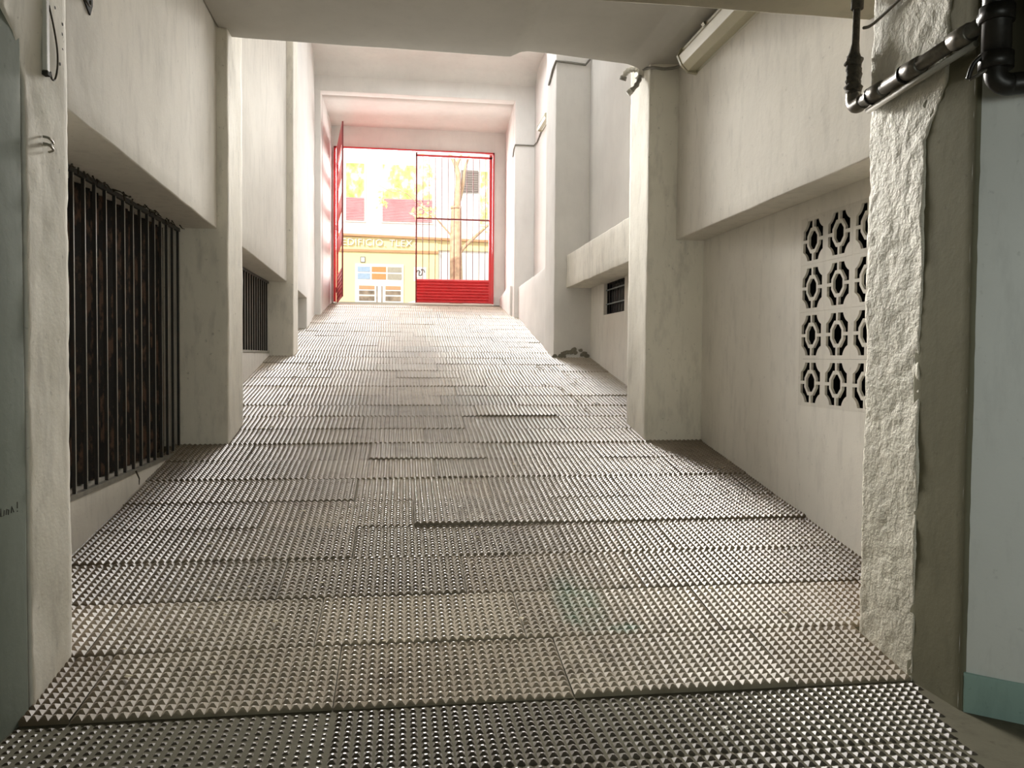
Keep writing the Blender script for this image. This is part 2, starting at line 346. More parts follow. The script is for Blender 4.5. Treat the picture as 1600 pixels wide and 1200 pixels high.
masonry('ceiling', MB().hexa([(-2.5, 16.7, 5.335), (3.35, 16.7, 5.335), (3.35, 18.87, 5.215), (-2.5, 18.87, 5.215), (-2.5, 16.7, 5.7), (3.35, 16.7, 5.7), (3.35, 18.87, 5.7), (-2.5, 18.87, 5.7)]), 'wall_clean', .4, .002, 2, 0, 'bright ceiling of the short bay behind the red gate', 'ceiling')
# ---- garage shell behind the camera
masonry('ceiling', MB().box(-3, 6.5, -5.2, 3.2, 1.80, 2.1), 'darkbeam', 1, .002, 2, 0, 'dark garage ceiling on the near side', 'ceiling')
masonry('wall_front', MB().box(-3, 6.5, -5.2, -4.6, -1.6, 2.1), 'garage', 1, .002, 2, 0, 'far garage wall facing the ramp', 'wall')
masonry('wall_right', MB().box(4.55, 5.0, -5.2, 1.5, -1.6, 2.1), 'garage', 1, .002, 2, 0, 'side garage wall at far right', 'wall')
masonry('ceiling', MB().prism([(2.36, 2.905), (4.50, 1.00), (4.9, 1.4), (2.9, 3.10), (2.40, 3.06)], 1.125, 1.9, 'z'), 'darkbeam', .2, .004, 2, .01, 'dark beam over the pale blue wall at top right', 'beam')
masonry('ceiling', MB().box(2.332, 2.9, 2.985, 3.165, 1.20, 1.9), 'darkbeam', .2, .003, 2, .01, 'dark block added for the deep shade above the olive wall strip', 'beam')  # near-black block put where the wall lies in deep shade
# ---- dark rooms behind the openings
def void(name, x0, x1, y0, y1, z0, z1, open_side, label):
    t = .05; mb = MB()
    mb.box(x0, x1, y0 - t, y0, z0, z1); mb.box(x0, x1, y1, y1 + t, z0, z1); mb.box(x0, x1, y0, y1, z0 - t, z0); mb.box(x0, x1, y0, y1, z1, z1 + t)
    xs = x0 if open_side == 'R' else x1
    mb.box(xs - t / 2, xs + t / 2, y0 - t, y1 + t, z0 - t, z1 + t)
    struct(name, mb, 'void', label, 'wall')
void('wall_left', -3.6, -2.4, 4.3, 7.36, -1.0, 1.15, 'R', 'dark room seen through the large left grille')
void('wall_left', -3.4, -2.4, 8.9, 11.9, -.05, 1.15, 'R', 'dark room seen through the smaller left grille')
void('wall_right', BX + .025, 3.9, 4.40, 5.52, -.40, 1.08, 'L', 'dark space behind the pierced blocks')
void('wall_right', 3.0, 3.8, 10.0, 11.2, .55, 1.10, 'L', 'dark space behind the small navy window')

# ---- floor: concrete bed, then the studded mats laid over ramp and landing
fl = MB()
ys = [3.30] + [3.3 + (18.9 - 3.3) * k / 26 for k in range(1, 27)]
for a, b in zip(ys[:-1], ys[1:]):
    fl.hexa([(-2.4, a, zr(a) - .3), (3.2, a, zr(a) - .3), (3.2, b, zr(b) - .3), (-2.4, b, zr(b) - .3), (-2.4, a, zr(a) - .022), (3.2, a, zr(a) - .022), (3.2, b, zr(b) - .022), (-2.4, b, zr(b) - .022)])
struct('floor', fl, 'concrete', 'bare concrete bed under the studded ramp mats', 'floor')
struct('floor', MB().box(-3, 6.5, -5.2, 3.32, -1.75, -1.466), 'concrete', 'stained concrete garage floor at the foot of the ramp', 'floor')
masonry('floor', MB().hexa([(-1.62, 18.22, 1.0), (2.34, 18.22, 1.0), (2.34, 19.6, 1.0), (-1.62, 19.6, 1.0), (-1.62, 18.22, zr(18.22) + .004), (2.34, 18.22, zr(18.22) + .004), (2.34, 19.6, 1.262), (-1.62, 19.6, 1.262)]), 'threshold', .3, .002, 2, 0, 'smooth pale threshold at the top of the ramp under the gate', 'floor')

def studs(name, rows, label, px=.0425, py=.0425, h=.0135, top=.20):
    """rows: list of (y0, y1, [x seams], tone) ; each tile becomes a field of truncated pyramids"""
    V = []; F = []; T = []; base = 0
    for (y0, y1, seams, tone0, lift, xlim) in rows:
        for xa, xb in zip(seams[:-1], seams[1:]):
            nx = max(1, int(round((xb - xa) / px))); ny = max(1, int(round((y1 - y0) / py)))
            dx, dy = (xb - xa - .004) / nx, (y1 - y0 - .004) / ny
            tone = tone0 * rng.uniform(.86, 1.12); tint = rng.uniform(-.02, .02)
            dz = rng.uniform(-.003, .004); lf = lift * rng.uniform(.0, 1.0) ** 1.5; lr = rng.uniform(-.004, .004)
            I, J = np.meshgrid(np.arange(nx), np.arange(ny)); I = I.ravel(); J = J.ravel()
            cx = xa + .002 + (I + .5) * dx; cy = y0 + .002 + (J + .5) * dy
            if xlim:
                k = cx < xlim(cy); cx, cy = cx[k], cy[k]
            n = len(cx)
            if not n: continue
            sx = np.array([-1, 1, 1, -1]) * .5; sy = np.array([-1, -1, 1, 1]) * .5
            P = np.zeros((n, 8, 3))
            P[:, :4, 0] = cx[:, None] + sx * dx; P[:, :4, 1] = cy[:, None] + sy * dy
            jt = rng.uniform(.85, 1.15, (n, 1))
            P[:, 4:, 0] = cx[:, None] + sx * dx * top * jt; P[:, 4:, 1] = cy[:, None] + sy * dy * top * jt
            Y = P[:, :, 1]; t = np.maximum(Y - 3.3013, 0)
            zz = -1.45 + .163 * t + .0008 * t * t
            u = np.clip((Y - y0) / (y1 - y0), 0, 1); s = (P[:, :, 0] - xa) / (xb - xa) - .5
            warp = lf * (1 - u) ** 2 * (1 + .35 * np.sin(P[:, :, 0] * 2.3 + y0 * 5)) + lr * s + dz
            P[:, :, 2] = zz + warp
            P[:, :4, 2] -= h
            P[:, 4:, 2] += rng.uniform(-.0012, .0012, (n, 1))
            V.append(P.reshape(-1, 3))
            q = np.array([[4, 5, 6, 7], [0, 1, 5, 4], [1, 2, 6, 5], [2, 3, 7, 6], [3, 0, 4, 7]])
            F.append((np.arange(n)[:, None, None] * 8 + q[None] + base).reshape(-1, 4)); base += n * 8
            col = np.tile(np.array([tone * (1 + tint), tone, tone * (1 - tint), 1.0]), (n * 8, 1)); T.append(col)
            # skirts of the tile on its front edge and right edge
            for (ex0, ey0, ex1, ey1) in ((xa + .002, y0 + .002, xb - .002, y0 + .002),):
                if xlim: ex1 = min(ex1, xlim(y0))
                m_ = 2 * max(1, int(round((ex1 - ex0) / dx))); xs_ = np.linspace(ex0, ex1, m_ + 1)
                t0 = max(ey0 - 3.3013, 0); zb = -1.45 + .163 * t0 + .0008 * t0 * t0
                wv = lf * (1 + .35 * np.sin(xs_ * 2.3 + y0 * 5)) + lr * ((xs_ - xa) / (xb - xa) - .5) + dz
                zt = zb + wv - np.where(np.arange(m_ + 1) % 2 == 0, h, h * .15)
                A = np.stack([np.concatenate([xs_, xs_]), np.full(2 * m_ + 2, ey0 - .001), np.concatenate([np.full(m_ + 1, zb - .03), zt])], 1)
                V.append(A); k = np.arange(m_)
                F.append(np.stack([k, k + 1, k + m_ + 2, k + m_ + 1], 1) + base); base += 2 * m_ + 2
                T.append(np.tile(np.array([tone * .8, tone * .8, tone * .75, 1.0]), (2 * m_ + 2, 1)))
    V = np.concatenate(V); F = np.concatenate(F); T = np.concatenate(T)
    V[:, 2] += Z0
    me = bpy.data.meshes.new(name)
    me.vertices.add(len(V)); me.vertices.foreach_set('co', V.ravel())
    me.loops.add(F.size); me.loops.foreach_set('vertex_index', F.ravel().astype(np.int32))
    me.polygons.add(len(F)); me.polygons.foreach_set('loop_start', (np.arange(len(F)) * 4).astype(np.int32))
    me.update(calc_edges=True); me.shade_flat()
    ca = me.color_attributes.new('tone', 'FLOAT_COLOR', 'POINT'); ca.data.foreach_set('color', T.ravel())
    me.materials.append(M['mats'])
    return tag(link(name, me), label, 'floor', None, 'structure')
def seams(x0, x1, off, w=1.02):
    s = [x0]; x = off
    while x < x1 - .15:
        if x > x0 + .15: s.append(x)
        x += w
    return s + [x1]
rows = []; y = 3.315; k = 0
while y < 18.2:
    y1 = y + .50
    if y1 > 18.1: y1 = 18.25
    xl, xr = (-2.0, 2.88)
    if y < 3.8: xl, xr = -1.50, 2.33
    w_ = 1.02 if y < 8 else .84
    rows.append((y, y1, seams(xl, xr, -1.9 + [0.0, .47, .2, .66][k % 4] + rng.uniform(-.08, .08), w_), 1.22 if y < 4.2 else (.84 if y < 9 else 1.0), (.012 if k % 3 == 1 else .006) if y < 9 else .006, None)); y = y1; k += 1  # row tone steps by depth to even out light along the ramp
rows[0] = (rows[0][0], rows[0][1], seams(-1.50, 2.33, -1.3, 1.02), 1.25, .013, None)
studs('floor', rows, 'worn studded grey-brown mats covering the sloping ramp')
edge = lambda yy: 2.287 + (yy - 3.2) * (.209 / .667)
low = []
for a, b, off in ((2.78, 3.295, -.27), (2.26, 2.775, -.72), (1.74, 2.255, -.3), (1.22, 1.735, -.8), (.7, 1.215, -.27)):
    low.append((a, b, seams(-1.50, 2.40, off - 1.02, 1.02), .41, .004, edge))  # low tone paints the dim ambient shade into these mats
fl2 = studs('floor', low, 'shade-darkened studded mats on the level floor before the ramp', h=.0135)
fl2.location.z = -.008

# ================================================================== THINGS
# ---- barred grilles on the left
def grille(name, label, x, ys_, y0, y1, zt, zb, depth, loc):
    t = thing(name, label, 'grille', loc)
    MB().box(x - depth - .005, x + .012, y0, y1, zb, zb + .028).build('bottom_rail', 'edge', t)
    MB().box(x - depth, x + .004, y0, y1, zt - .03, zt).build('top_rail', 'bar', t)
    for yy in ys_:
        MB().box(x - depth, x, yy - .005, yy + .005, zb + .028, zt - .03).build('bar', 'bar', t)
    return t
g1y = [4.50, 4.68, 4.86, 5.036, 5.21, 5.387, 5.564, 5.741, 5.912, 6.093, 6.26, 6.437, 6.597, 6.775, 6.942, 7.107, 7.278]
g1 = grille('window_grille', 'large dark iron grille of vertical bars filling the near opening on the left', -1.925, g1y, 4.33, 7.31, 1.10, -.862, .020, (-1.925, 5.8, -.862))
for yy in g1y:   # pale strips paint the light caught on the bars' front edges
    MB().box(-1.925, -1.922, yy - .0050, yy + .0050, -.83, 1.07).build('lit_edge', 'edge', g1)
g2y = [9.1 + .164 * i for i in range(17)]
g2 = grille('window_grille', 'smaller dark grille of close vertical bars in the second opening on the left', -1.903, g2y, 9.01, 11.84, 1.06, .040, .022, (-1.903, 10.4, .04))
for yy in g2y: MB().box(-1.903, -1.900, yy - .007, yy + .007, .07, 1.03).build('lit_edge', 'edge', g2)  # pale strips paint caught light on these bars too
# rust blotched sheet standing behind the large grille, its surface folded in shallow ribs
sh = MB(); n = 40; z_ = [-.85, 1.10]
pts = [(4.34 + 2.95 * i / n, -2.06 - (.035 if i % 2 else 0)) for i in range(n + 1)]
sh.prism([(p[1], p[0]) for p in pts] + [(-2.12, 7.29), (-2.12, 4.34)], -.85, 1.10, 'z')
tag(sh.build('metal_sheet', 'rust'), 'rust-blotched folded metal sheet standing behind the large left grille', 'sheet')
# debris hanging along the top of the large grille
tw = MB()
for i in range(34):
    yy = random.uniform(4.9, 7.25); p = Vector((-1.90 + random.uniform(-.02, .03), yy, 1.098))
    q = p + Vector((random.uniform(.0, .05), random.uniform(-.09, .09), random.uniform(-.045, -.005)))
    tw.tube([p, (p + q) / 2 + Vector((0, 0, random.uniform(-.02, .01))), q], [.006, .004, .002], 5)
tag(tw.build('cobweb_debris', 'sleeve'), 'dark crusty debris hanging along the top edge of the large left grille', 'debris', None, 'stuff')
tg = MB().tube([(-1.905, 6.05, -.842), (-1.885, 6.06, -.90), (-1.890, 6.07, -.945)], [.007, .005, .003], 6)
tag(tg.build('wire_tie', 'sleeve'), 'short brown wire tie dangling from the sill of the large left grille', 'wire')

# ---- pierced blocks on the right
def block_mesh():
    P = .335; h = P / 2 - .0006
    cu = bpy.data.curves.new('pierced', 'CURVE'); cu.dimensions = '2D'; cu.fill_mode = 'BOTH'; cu.extrude = .009
    def spl(pts):
        s = cu.splines.new('POLY'); s.points.add(len(pts) - 1); s.use_cyclic_u = True
        for p, q in zip(s.points, pts): p.co = (q[0], q[1], 0, 1)
    spl([(-h, -h), (h, -h), (h, h), (-h, h)])
    r_in = .058; spl([(r_in * 1.0 * c, 1.12 * r_in * s_) for c, s_ in [(math.cos(math.pi / 8 + k * math.pi / 4) * 1.082, math.sin(math.pi / 8 + k * math.pi / 4) * 1.082) for k in range(8)]])
    w = .011; ro = .080; cx = .1675; R_ = .098
    q = [(w, ro * 1.12), (w, .142), (cx - math.sqrt(R_ ** 2 - (cx - .142) ** 2), .142)]
    a0 = math.atan2(.142 - cx, (cx - math.sqrt(R_ ** 2 - (cx - .142) ** 2)) - cx); a1 = math.atan2((cx - math.sqrt(R_ ** 2 - (cx - .134) ** 2)) - cx, .134 - cx)
    a0 += 2 * math.pi if a0 < 0 else 0; a1 += 2 * math.pi if a1 < 0 else 0
    for k in range(1, 6):
        a = a0 + (a1 - a0) * k / 6; q.append((cx + R_ * math.cos(a), cx + R_ * math.sin(a)))
    q += [(.134, cx - math.sqrt(R_ ** 2 - (cx - .134) ** 2)), (.134, w), (ro, w), (ro, ro * .414), (ro * .414, ro * 1.12)]
    for sx in (1, -1):
        for sy in (1, -1): spl([(x * sx, y_ * sy) for x, y_ in q])
    ob = bpy.data.objects.new('tmp', cu); C.objects.link(ob)
    dg = bpy.context.evaluated_depsgraph_get(); me = bpy.data.meshes.new_from_object(ob.evaluated_get(dg))
    bpy.data.objects.remove(ob); bpy.data.curves.remove(cu)
    # curve plane (x,y) -> wall plane (y,z), thickness along x
    for v in me.vertices: v.co = (v.co.z + .009, v.co.x, v.co.y)
    me.name = 'pierced_block'; me.materials.clear(); me.materials.append(M['wall']); return me
bme = block_mesh()
rown = ['top row', 'second row', 'third row', 'bottom row']; coln = ['deepest column', 'middle column', 'half-hidden column']
for r_ in range(4):
    for c_ in range(3):
        o = link('pierced_block', bme, None, (BX, 5.294 - .335 * c_, .8435 - .335 * r_ + Z0))
        tag(o, 'white pierced octagon block, %s, %s' % (rown[r_], coln[c_]), 'block', 'pierced ventilation blocks in the right wall')

# ---- small navy window on the right
t = thing('barred_window', 'small dark navy window with two pale cross bars under the right ledge', 'window', (BX2 + .02, 10.58, .615))
MB().box(BX2 + .09, BX2 + .10, 10.05, 11.12, .615, 1.068).build('pane', 'navy', t)
fr = MB(); fr.box(BX2 + .05, BX2 + .09, 10.05, 10.075, .615, 1.068); fr.box(BX2 + .05, BX2 + .09, 11.095, 11.12, .615, 1.068); fr.box(BX2 + .05, BX2 + .09, 10.05, 11.12, .615, .635); fr.box(BX2 + .05, BX2 + .09, 10.05, 11.12, 1.05, 1.068)
fr.build('frame', 'void', t)
for zz in (.765, .965): MB().box(BX2 + .03, BX2 + .045, 10.05, 11.12, zz - .008, zz + .008).build('cross_bar', 'paleblue_bar', t)
for i in range(7): MB().tube([(BX2 + .055, 10.16 + .14 * i, .62), (BX2 + .055, 10.16 + .14 * i, 1.066)], .007, 6).build('upright_bar', 'bar', t)

# ---- crumbled plaster at the foot of the far right pillar
pl = MB()
for (px_, pz, r_) in [(a_, b_, c_ * 1.45) for a_, b_, c_ in [(2.40, -.0, .05), (2.44, .05, .035), (2.50, .07, .035), (2.56, .075, .04), (2.60, .11, .035), (2.62, .06, .03), (2.70, .10, .028), (2.42, .03, .03), (2.72, .03, .03), (2.76, .05, .03), (2.80, .01, .03), (2.30, .01, .03)]]:
    nn = 9; ring = [(px_ + r_ * random.uniform(.6, 1.15) * math.cos(2 * math.pi * k / nn), 11.898 + random.uniform(-.002, .0), pz + .02 + r_ * .8 * random.uniform(.6, 1.1) * math.sin(2 * math.pi * k / nn)) for k in range(nn)]
    b_ = [(a, 11.93, c) for a, b2, c in ring]
    pl.add(ring + b_, [tuple(range(nn))] + [(i, (i + 1) % nn, nn + (i + 1) % nn, nn + i) for i in range(nn)])
tag(pl.build('plaster_patch', 'moss'), 'patch of crumbled grey plaster at the foot of the far right pillar', 'damage', None, 'stuff')

# ---- fluorescent fittings, broken bracket and cables on the right
def fitting(name, label, A, B, into, w, h, base_mat='plastic'):
    """long strip lamp from A (end) to B along the wall; into = unit vector away from the wall"""
    A, B, n = Vector(A), Vector(B), Vector(into).normalized(); d = (B - A).normalized(); u = n.cross(d).normalized()
    t = thing(name, label, 'lamp', (A + B) / 2)
    def sec(poly, a, b):
        mb = MB(); k = len(poly); vs = [a + n * p + u * q for p, q in poly] + [b + n * p + u * q for p, q in poly]
        return mb.add(vs, [tuple(range(k))[::-1], tuple(range(k, 2 * k))] + [(i, (i + 1) % k, k + (i + 1) % k, k + i) for i in range(k)])
    sec([(0, -w * .5), (h * .35, -w * .5), (h * .35, w * .5), (0, w * .5)], A, B).build('base_tray', base_mat, t, bevel=.003)
    sec([(h * .35, -w * .42), (h * .95, -w * .25), (h * 1.05, w * .05), (h * .9, w * .36), (h * .35, w * .44)], A + d * .03, B - d * .03).build('diffuser', 'diffuser', t, bevel=.004)
    for a, b in ((A - d * .004, A + d * .032), (B - d * .032, B + d * .004)):
        sec([(0, -w * .53), (h * .45, -w * .53), (h * 1.0, -w * .28), (h * 1.12, w * .06), (h * .95, w * .4), (h * .4, w * .53), (0, w * .53)], a, b).build('end_cap', base_mat, t, bevel=.003)
    for f in (.35, .7):
        sec([(h * .3, w * .46), (h * .5, w * .46), (h * .5, w * .56), (h * .3, w * .56)], A + (B - A) * f, A + (B - A) * f + d * .05).build('clip', 'metal', t)
    return t
fitting('strip_lamp', 'long yellowed strip lamp along the top of the near right wall', (2.548, 6.90, 2.665), (2.548, 5.35, 2.665), (-1, 0, -.75), .25, .11)
fitting('strip_lamp', 'small bright strip lamp high on the far right wall before the doorway', (2.705, 15.55, 4.50), (2.705, 14.70, 4.50), (-1, 0, -.2), .13, .10)
t = thing('lamp_bracket', 'broken grey lamp bracket with two curled arms at the top of the right pillar', 'bracket', (2.30, 7.62, 2.80))
MB().box(2.250, 2.312, 7.55, 7.68, 2.74, 2.83).build('mount_block', 'palecable', t, bevel=.014)
MB().tube(smooth_path([(2.275, 7.60, 2.80), (2.22, 7.62, 2.815), (2.17, 7.66, 2.805), (2.145, 7.70, 2.765)]), [.026 + .005 * math.sin(i * 1.9) for i in range(19)], 8).build('arm', 'palecable', t)
MB().tube(smooth_path([(2.28, 7.58, 2.77), (2.265, 7.57, 2.70), (2.235, 7.58, 2.64), (2.19, 7.61, 2.595)]), [.023 + .004 * math.sin(i * 1.3) for i in range(19)], 8).build('arm', 'cable', t)
MB().tube([(2.148, 7.697, 2.770), (2.140, 7.71, 2.735)], .034, 10).build('socket', 'cable', t)
MB().tube([(2.20, 7.605, 2.605), (2.168, 7.62, 2.575)], .031, 10).build('socket', 'palecable', t)
def cable(label, pts, r, mat='cable', seg=6, sm=True):
    return tag(MB().tube(smooth_path(pts) if sm else pts, r, seg).build('cable', mat), label, 'cable')
cable('grey cable sagging from the broken bracket to the near strip lamp', [(2.295, 7.53, 2.79), (2.33, 7.32, 2.73), (2.42, 7.25, 2.70), (2.51, 7.15, 2.69), (2.54, 7.0, 2.69), (2.535, 6.90, 2.69)], .014)
cable('thin grey cable bent across the front of the far right pillar', [(2.262, 12.45, 4.28), (2.262, 12.1, 4.40), (2.27, 11.893, 4.45), (2.45, 11.893, 4.44), (2.725, 11.893, 4.42), (2.79, 11.85, 4.50), (2.80, 11.6, 4.66), (2.80, 11.3, 4.85)], .017, sm=False)
cable('thin cable running from the far small lamp round to the inner doorway', [(2.70, 15.6, 4.46), (2.70, 16.1, 4.38), (2.695, 16.47, 4.40), (2.30, 16.47, 4.40), (2.29, 16.6, 4.33), (2.29, 16.75, 4.22)], .014, sm=False)

# ---- things on the left pillar
t = thing('cable_trunking', 'narrow vertical grey trunking at the top of the near left pillar', 'trunking', (-1.483, 3.60, 1.17))
MB().box(-1.486, -1.466, 3.588, 3.612, 1.172, 1.688).build('duct', 'trunk', t, bevel=.002)
MB().box(-1.488, -1.463, 3.584, 3.616, 1.160, 1.176).build('end_cap', 'dark', t)
MB().box(-1.484, -1.4655, 3.583, 3.588, 1.18, 1.688).build('cover_edge', 'paper', t)
cable('thin brown cable hanging in a loop beside the trunking on the left pillar', [(-1.472, 3.622, 1.46), (-1.470, 3.665, 1.38), (-1.470, 3.695, 1.30), (-1.470, 3.695, 1.23), (-1.470, 3.672, 1.172), (-1.470, 3.640, 1.160), (-1.470, 3.622, 1.185)], .0042, 'sleeve')
cable('pale straight cable crossing the dark corner at top left', [(-1.47, 3.215, 1.50), (-1.50, 3.08, 1.16)], .005, 'palecable')
t = thing('wall_clip', 'small metal double-loop clip on the near left pillar', 'clip', (-1.482, 3.60, .876))
for zz in (.862, .890): MB().tube(smooth_path([(-1.482, 3.575, zz + .012), (-1.462, 3.585, zz + .008), (-1.458, 3.615, zz - .006), (-1.480, 3.625, zz - .012)], 4), .005, 6).build('loop', 'metal', t)
MB().tube([(-1.490, 3.60, .874), (-1.455, 3.60, .874)], .006, 8).build('pin', 'paper', t)
for i, (yy, zz) in enumerate([(3.704, 1.484), (3.781, 1.445), (3.775, 1.400), (3.778, 1.333), (3.750, 1.262)]):
    hl = MB(); nn = 8
    hl.tube([(-1.500, yy, zz), (-1.4805, yy, zz)], .0075, nn)
    tag(hl.build('screw_hole', 'dark'), 'small dark screw hole in the row beside the trunking on the left pillar', 'hole', 'screw holes on the left pillar')
t = thing('wall_box', 'dark broken socket hole with a curled wire at the top edge of the left wall', 'socket', (-1.51, 4.13, 1.66))
MB().prism([(4.03, 1.72), (4.17, 1.645), (4.20, 1.70), (4.20, 1.80), (4.03, 1.80)], -1.56, -1.5055, 'x').build('recess', 'void', t)
MB().tube(smooth_path([(-1.50, 4.03, 1.70), (-1.485, 4.06, 1.665), (-1.485, 4.11, 1.665), (-1.495, 4.14, 1.70)]), .005, 6).build('wire', 'sleeve', t)
scr = MB()
for a in ([(3.215, -.585), (3.215, -.615), (3.235, -.615), (3.24, -.595)], [(3.25, -.615), (3.255, -.595), (3.27, -.60), (3.265, -.618)], [(3.285, -.615), (3.29, -.59), (3.305, -.615)], [(3.33, -.58), (3.33, -.605)], [(3.33, -.614), (3.33, -.618)]):
    scr.tube([(-1.4935 - (3.40 - y_) * .0585 + .0075, y_, z) for y_, z in a], .0028, 5)
s_ = scr.build('scribble', 'dark', garage_left); s_['label'] = 'small dark handwritten scribble on the grey wall'

# ---- pipes at the right pillar
PX = 2.262
t = thing('wall_pipe', 'grimy grey pipe with collars crossing the top of the rough right pillar', 'pipe', (PX, 3.78, 1.285))
zp = lambda y_: 1.283 + (3.75 - y_) * .055
MB().tube([(PX, 3.74, zp(3.74)), (PX, 2.86, zp(2.86))], .031, 16).build('pipe_run', 'pipe', t)
MB().tube([(PX + .012, 3.70, zp(3.70) - .055), (PX + .012, 2.95, zp(2.95) - .055)], .014, 10).build('thin_pipe', 'palecable', t)
for yy, wd in ((3.60, .045), (3.33, .05), (3.02, .05)):
    MB().tube([(PX, yy + wd, zp(yy)), (PX, yy + wd * .9, zp(yy)), (PX, yy - wd, zp(yy)), (PX, yy - wd * 1.1, zp(yy))], [.034, .041, .041, .034], 16).build('collar', 'pipe', t)
for yy in (3.655, 3.40):
    MB().tube([(PX, yy, zp(yy)), (PX, yy - .012, zp(yy))], .043, 16).build('clamp_ring', 'pipedark', t)
MB().tube(smooth_path([(PX, 3.72, zp(3.72)), (PX, 3.775, zp(3.75) - .004), (PX, 3.806, zp(3.75) + .02), (PX, 3.81, zp(3.75) + .07)], 5), .037, 14).build('elbow', 'pipe', t)
sv = [(PX + .004 * math.sin(i * 2.1), 3.81 + .004 * math.cos(i * 1.7), 1.33 + .0105 * i) for i in range(20)]
MB().tube(sv, [.036 + .004 * math.sin(i * 2.7) + (.009 if i in (4, 5, 17) else 0) for i in range(20)], 14).build('sleeve', 'sleeve', t)
MB().tube([(PX, 3.81, 1.525), (PX, 3.81, 1.555), (PX, 3.80, 1.60), (PX, 3.79, 1.95)], [.036, .026, .018, .017], 10).build('riser', 'sleeve', t)
MB().tube([(PX, 3.793, 1.765), (PX, 3.790, 1.83)], .030, 10).build('clamp', 'sleeve', t)
cable('thin cable slanting up from the riser across the rough right pillar', [(2.285, 3.77, 1.665), (2.29, 3.72, 1.655), (2.295, 3.64, 1.665), (2.297, 3.48, 1.69), (2.297, 3.38, 1.71)], .008, 'pipe')
t = thing('drain_pipe', 'thick black drain pipe with a rounded elbow in the dark top right corner', 'pipe', (2.27, 2.84, 1.06))
MB().tube([(2.275, 2.84, 1.145), (2.275, 2.84, 1.78)], .052, 16).build('upright', 'pipedark', t)
MB().tube(smooth_path([(2.275, 2.84, 1.15), (2.278, 2.838, 1.10), (2.31, 2.83, 1.075), (2.37, 2.81, 1.075), (2.62, 2.66, 1.08)], 6), .042, 14).build('elbow', 'pipedark', t)
for zz in (1.16, 1.34): MB().tube([(2.275, 2.84, zz - .03), (2.275, 2.84, zz + .03)], .062, 16).build('collar', 'pipedark', t)
MB().tube([(2.262, 2.90, 1.337), (2.272, 2.855, 1.34)], [.036, .045], 14).build('branch', 'pipedark', t)
MB().tube(smooth_path([(2.245, 2.83, 1.20), (2.20, 2.86, 1.16), (2.185, 2.875, 1.10)]), .009, 8).build('lever', 'pipedark', t)
MB().tube([(2.25, 2.83, 1.135), (2.19, 2.875, 1.098)], .007, 8).build('lever', 'pipe', t)
t = thing('drain_pipe', 'second black pipe standing behind the thick one at the extreme top right', 'pipe', (2.40, 2.75, 1.1))
MB().tube([(2.41, 2.655, 1.10), (2.41, 2.655, 1.78)], .045, 14).build('upright', 'pipedark', t)
MB().tube([(2.41, 2.655, 1.30), (2.41, 2.655, 1.37)], .056, 14).build('collar', 'pipedark', t)
MB().tube([(2.345, 2.66, 1.30), (2.345, 2.66, 1.60), (2.34, 2.67, 1.78)], .016, 8).build('thin_pipe', 'pipe', t)

# ---- litter on the ramp
def flake(name, label, cat, group, x, y, s, mat, rz, curl=.3, z=None):
    nn = 7; mb = MB(); zb = (zr(y) if z is None else z) + .004; pts = []
    for k in range(nn):
        a = 2 * math.pi * k / nn; r_ = s * (.6 + .4 * random.random()) * (1.0 if k % 2 else .75)
        pts.append((x + r_ * math.cos(a + rz) * 1.3, y + r_ * math.sin(a + rz), zb + (math.cos(a) * math.cos(a)) * s * curl + (y and 0)))
    c = (x, y, zb + s * .1)
    mb.add(pts + [c] + [(p[0], p[1], p[2] - .0015) for p in pts] + [(c[0], c[1], c[2] - .0015)],
           [(k, (k + 1) % nn, nn) for k in range(nn)] + [(nn + 1 + (k + 1) % nn, nn + 1 + k, 2 * nn + 1) for k in range(nn)] + [(k, nn + 1 + k, nn + 1 + (k + 1) % nn, (k + 1) % nn) for k in range(nn)])
    return tag(mb.build(name, mat), label, cat, group)
LG = 'pale litter crumbs scattered over the ramp mats'; LL = 'tiny pale dry leaf crumb lying loose on the ramp mats'
spots = [(2.12 + random.uniform(-.35, .12), random.uniform(8.5, 11.3)) for _ in range(26)]
spots += [(random.uniform(-1.4, -.6), random.uniform(3.5, 5.6)) for _ in range(14)] + [(random.uniform(-.6, 2.1), random.uniform(3.5, 7)) for _ in range(14)]
spots += [(-1.35 + random.uniform(-.1, .15), random.uniform(7.8, 10.5)) for _ in range(8)]
for x, y_ in spots:
    flake('leaf_crumb', LL, 'litter', LG, x, y_, random.uniform(.010, .021) * (1.9 if y_ > 7 else 1), 'leaf', random.uniform(0, 6))
flake('paper_scrap', 'white paper scrap on the dark level mats at lower right', 'litter', None, 1.263, 2.937, .017, 'paper', .4, .5, -1.455)
flake('paper_scrap', 'white paper scrap on the ramp by the smaller left grille', 'litter', None, -1.22, 11.0, .045, 'paper', .9, .4)
flake('paper_scrap', 'white paper scrap on the middle of the lower ramp', 'litter', None, .42, 5.62, .022, 'paper', 1.9, .4)

# ================================================================== RED GATE
GY = 18.60
t = thing('gateway', 'red steel frame around the street gate opening', 'gateway', (.28, GY, 1.24))
MB().box(-1.552, -1.50, GY - .03, GY + .03, 1.24, 4.75).build('post', 'red', t)
MB().box(2.075, 2.112, GY - .03, GY + .03, 1.24, 4.75).build('post', 'red', t)
MB().box(-1.552, 2.112, GY - .03, GY + .03, 4.715, 4.752).build('head_rail', 'red', t)
t = thing('gate_leaf', 'closed right leaf of the red gate with ribbed lower panel', 'gate', (1.18, GY, 1.245))
GX0, GX1 = .295, 2.07
MB().box(GX0, GX0 + .035, GY - .022, GY + .022, 1.25, 4.70).build('stile', 'reddark', t)
MB().box(GX1 - .075, GX1, GY - .022, GY + .022, 1.25, 4.70).build('stile', 'red', t)
MB().box(GX0, GX1, GY - .022, GY + .022, 4.60, 4.65).build('top_rail', 'red', t)
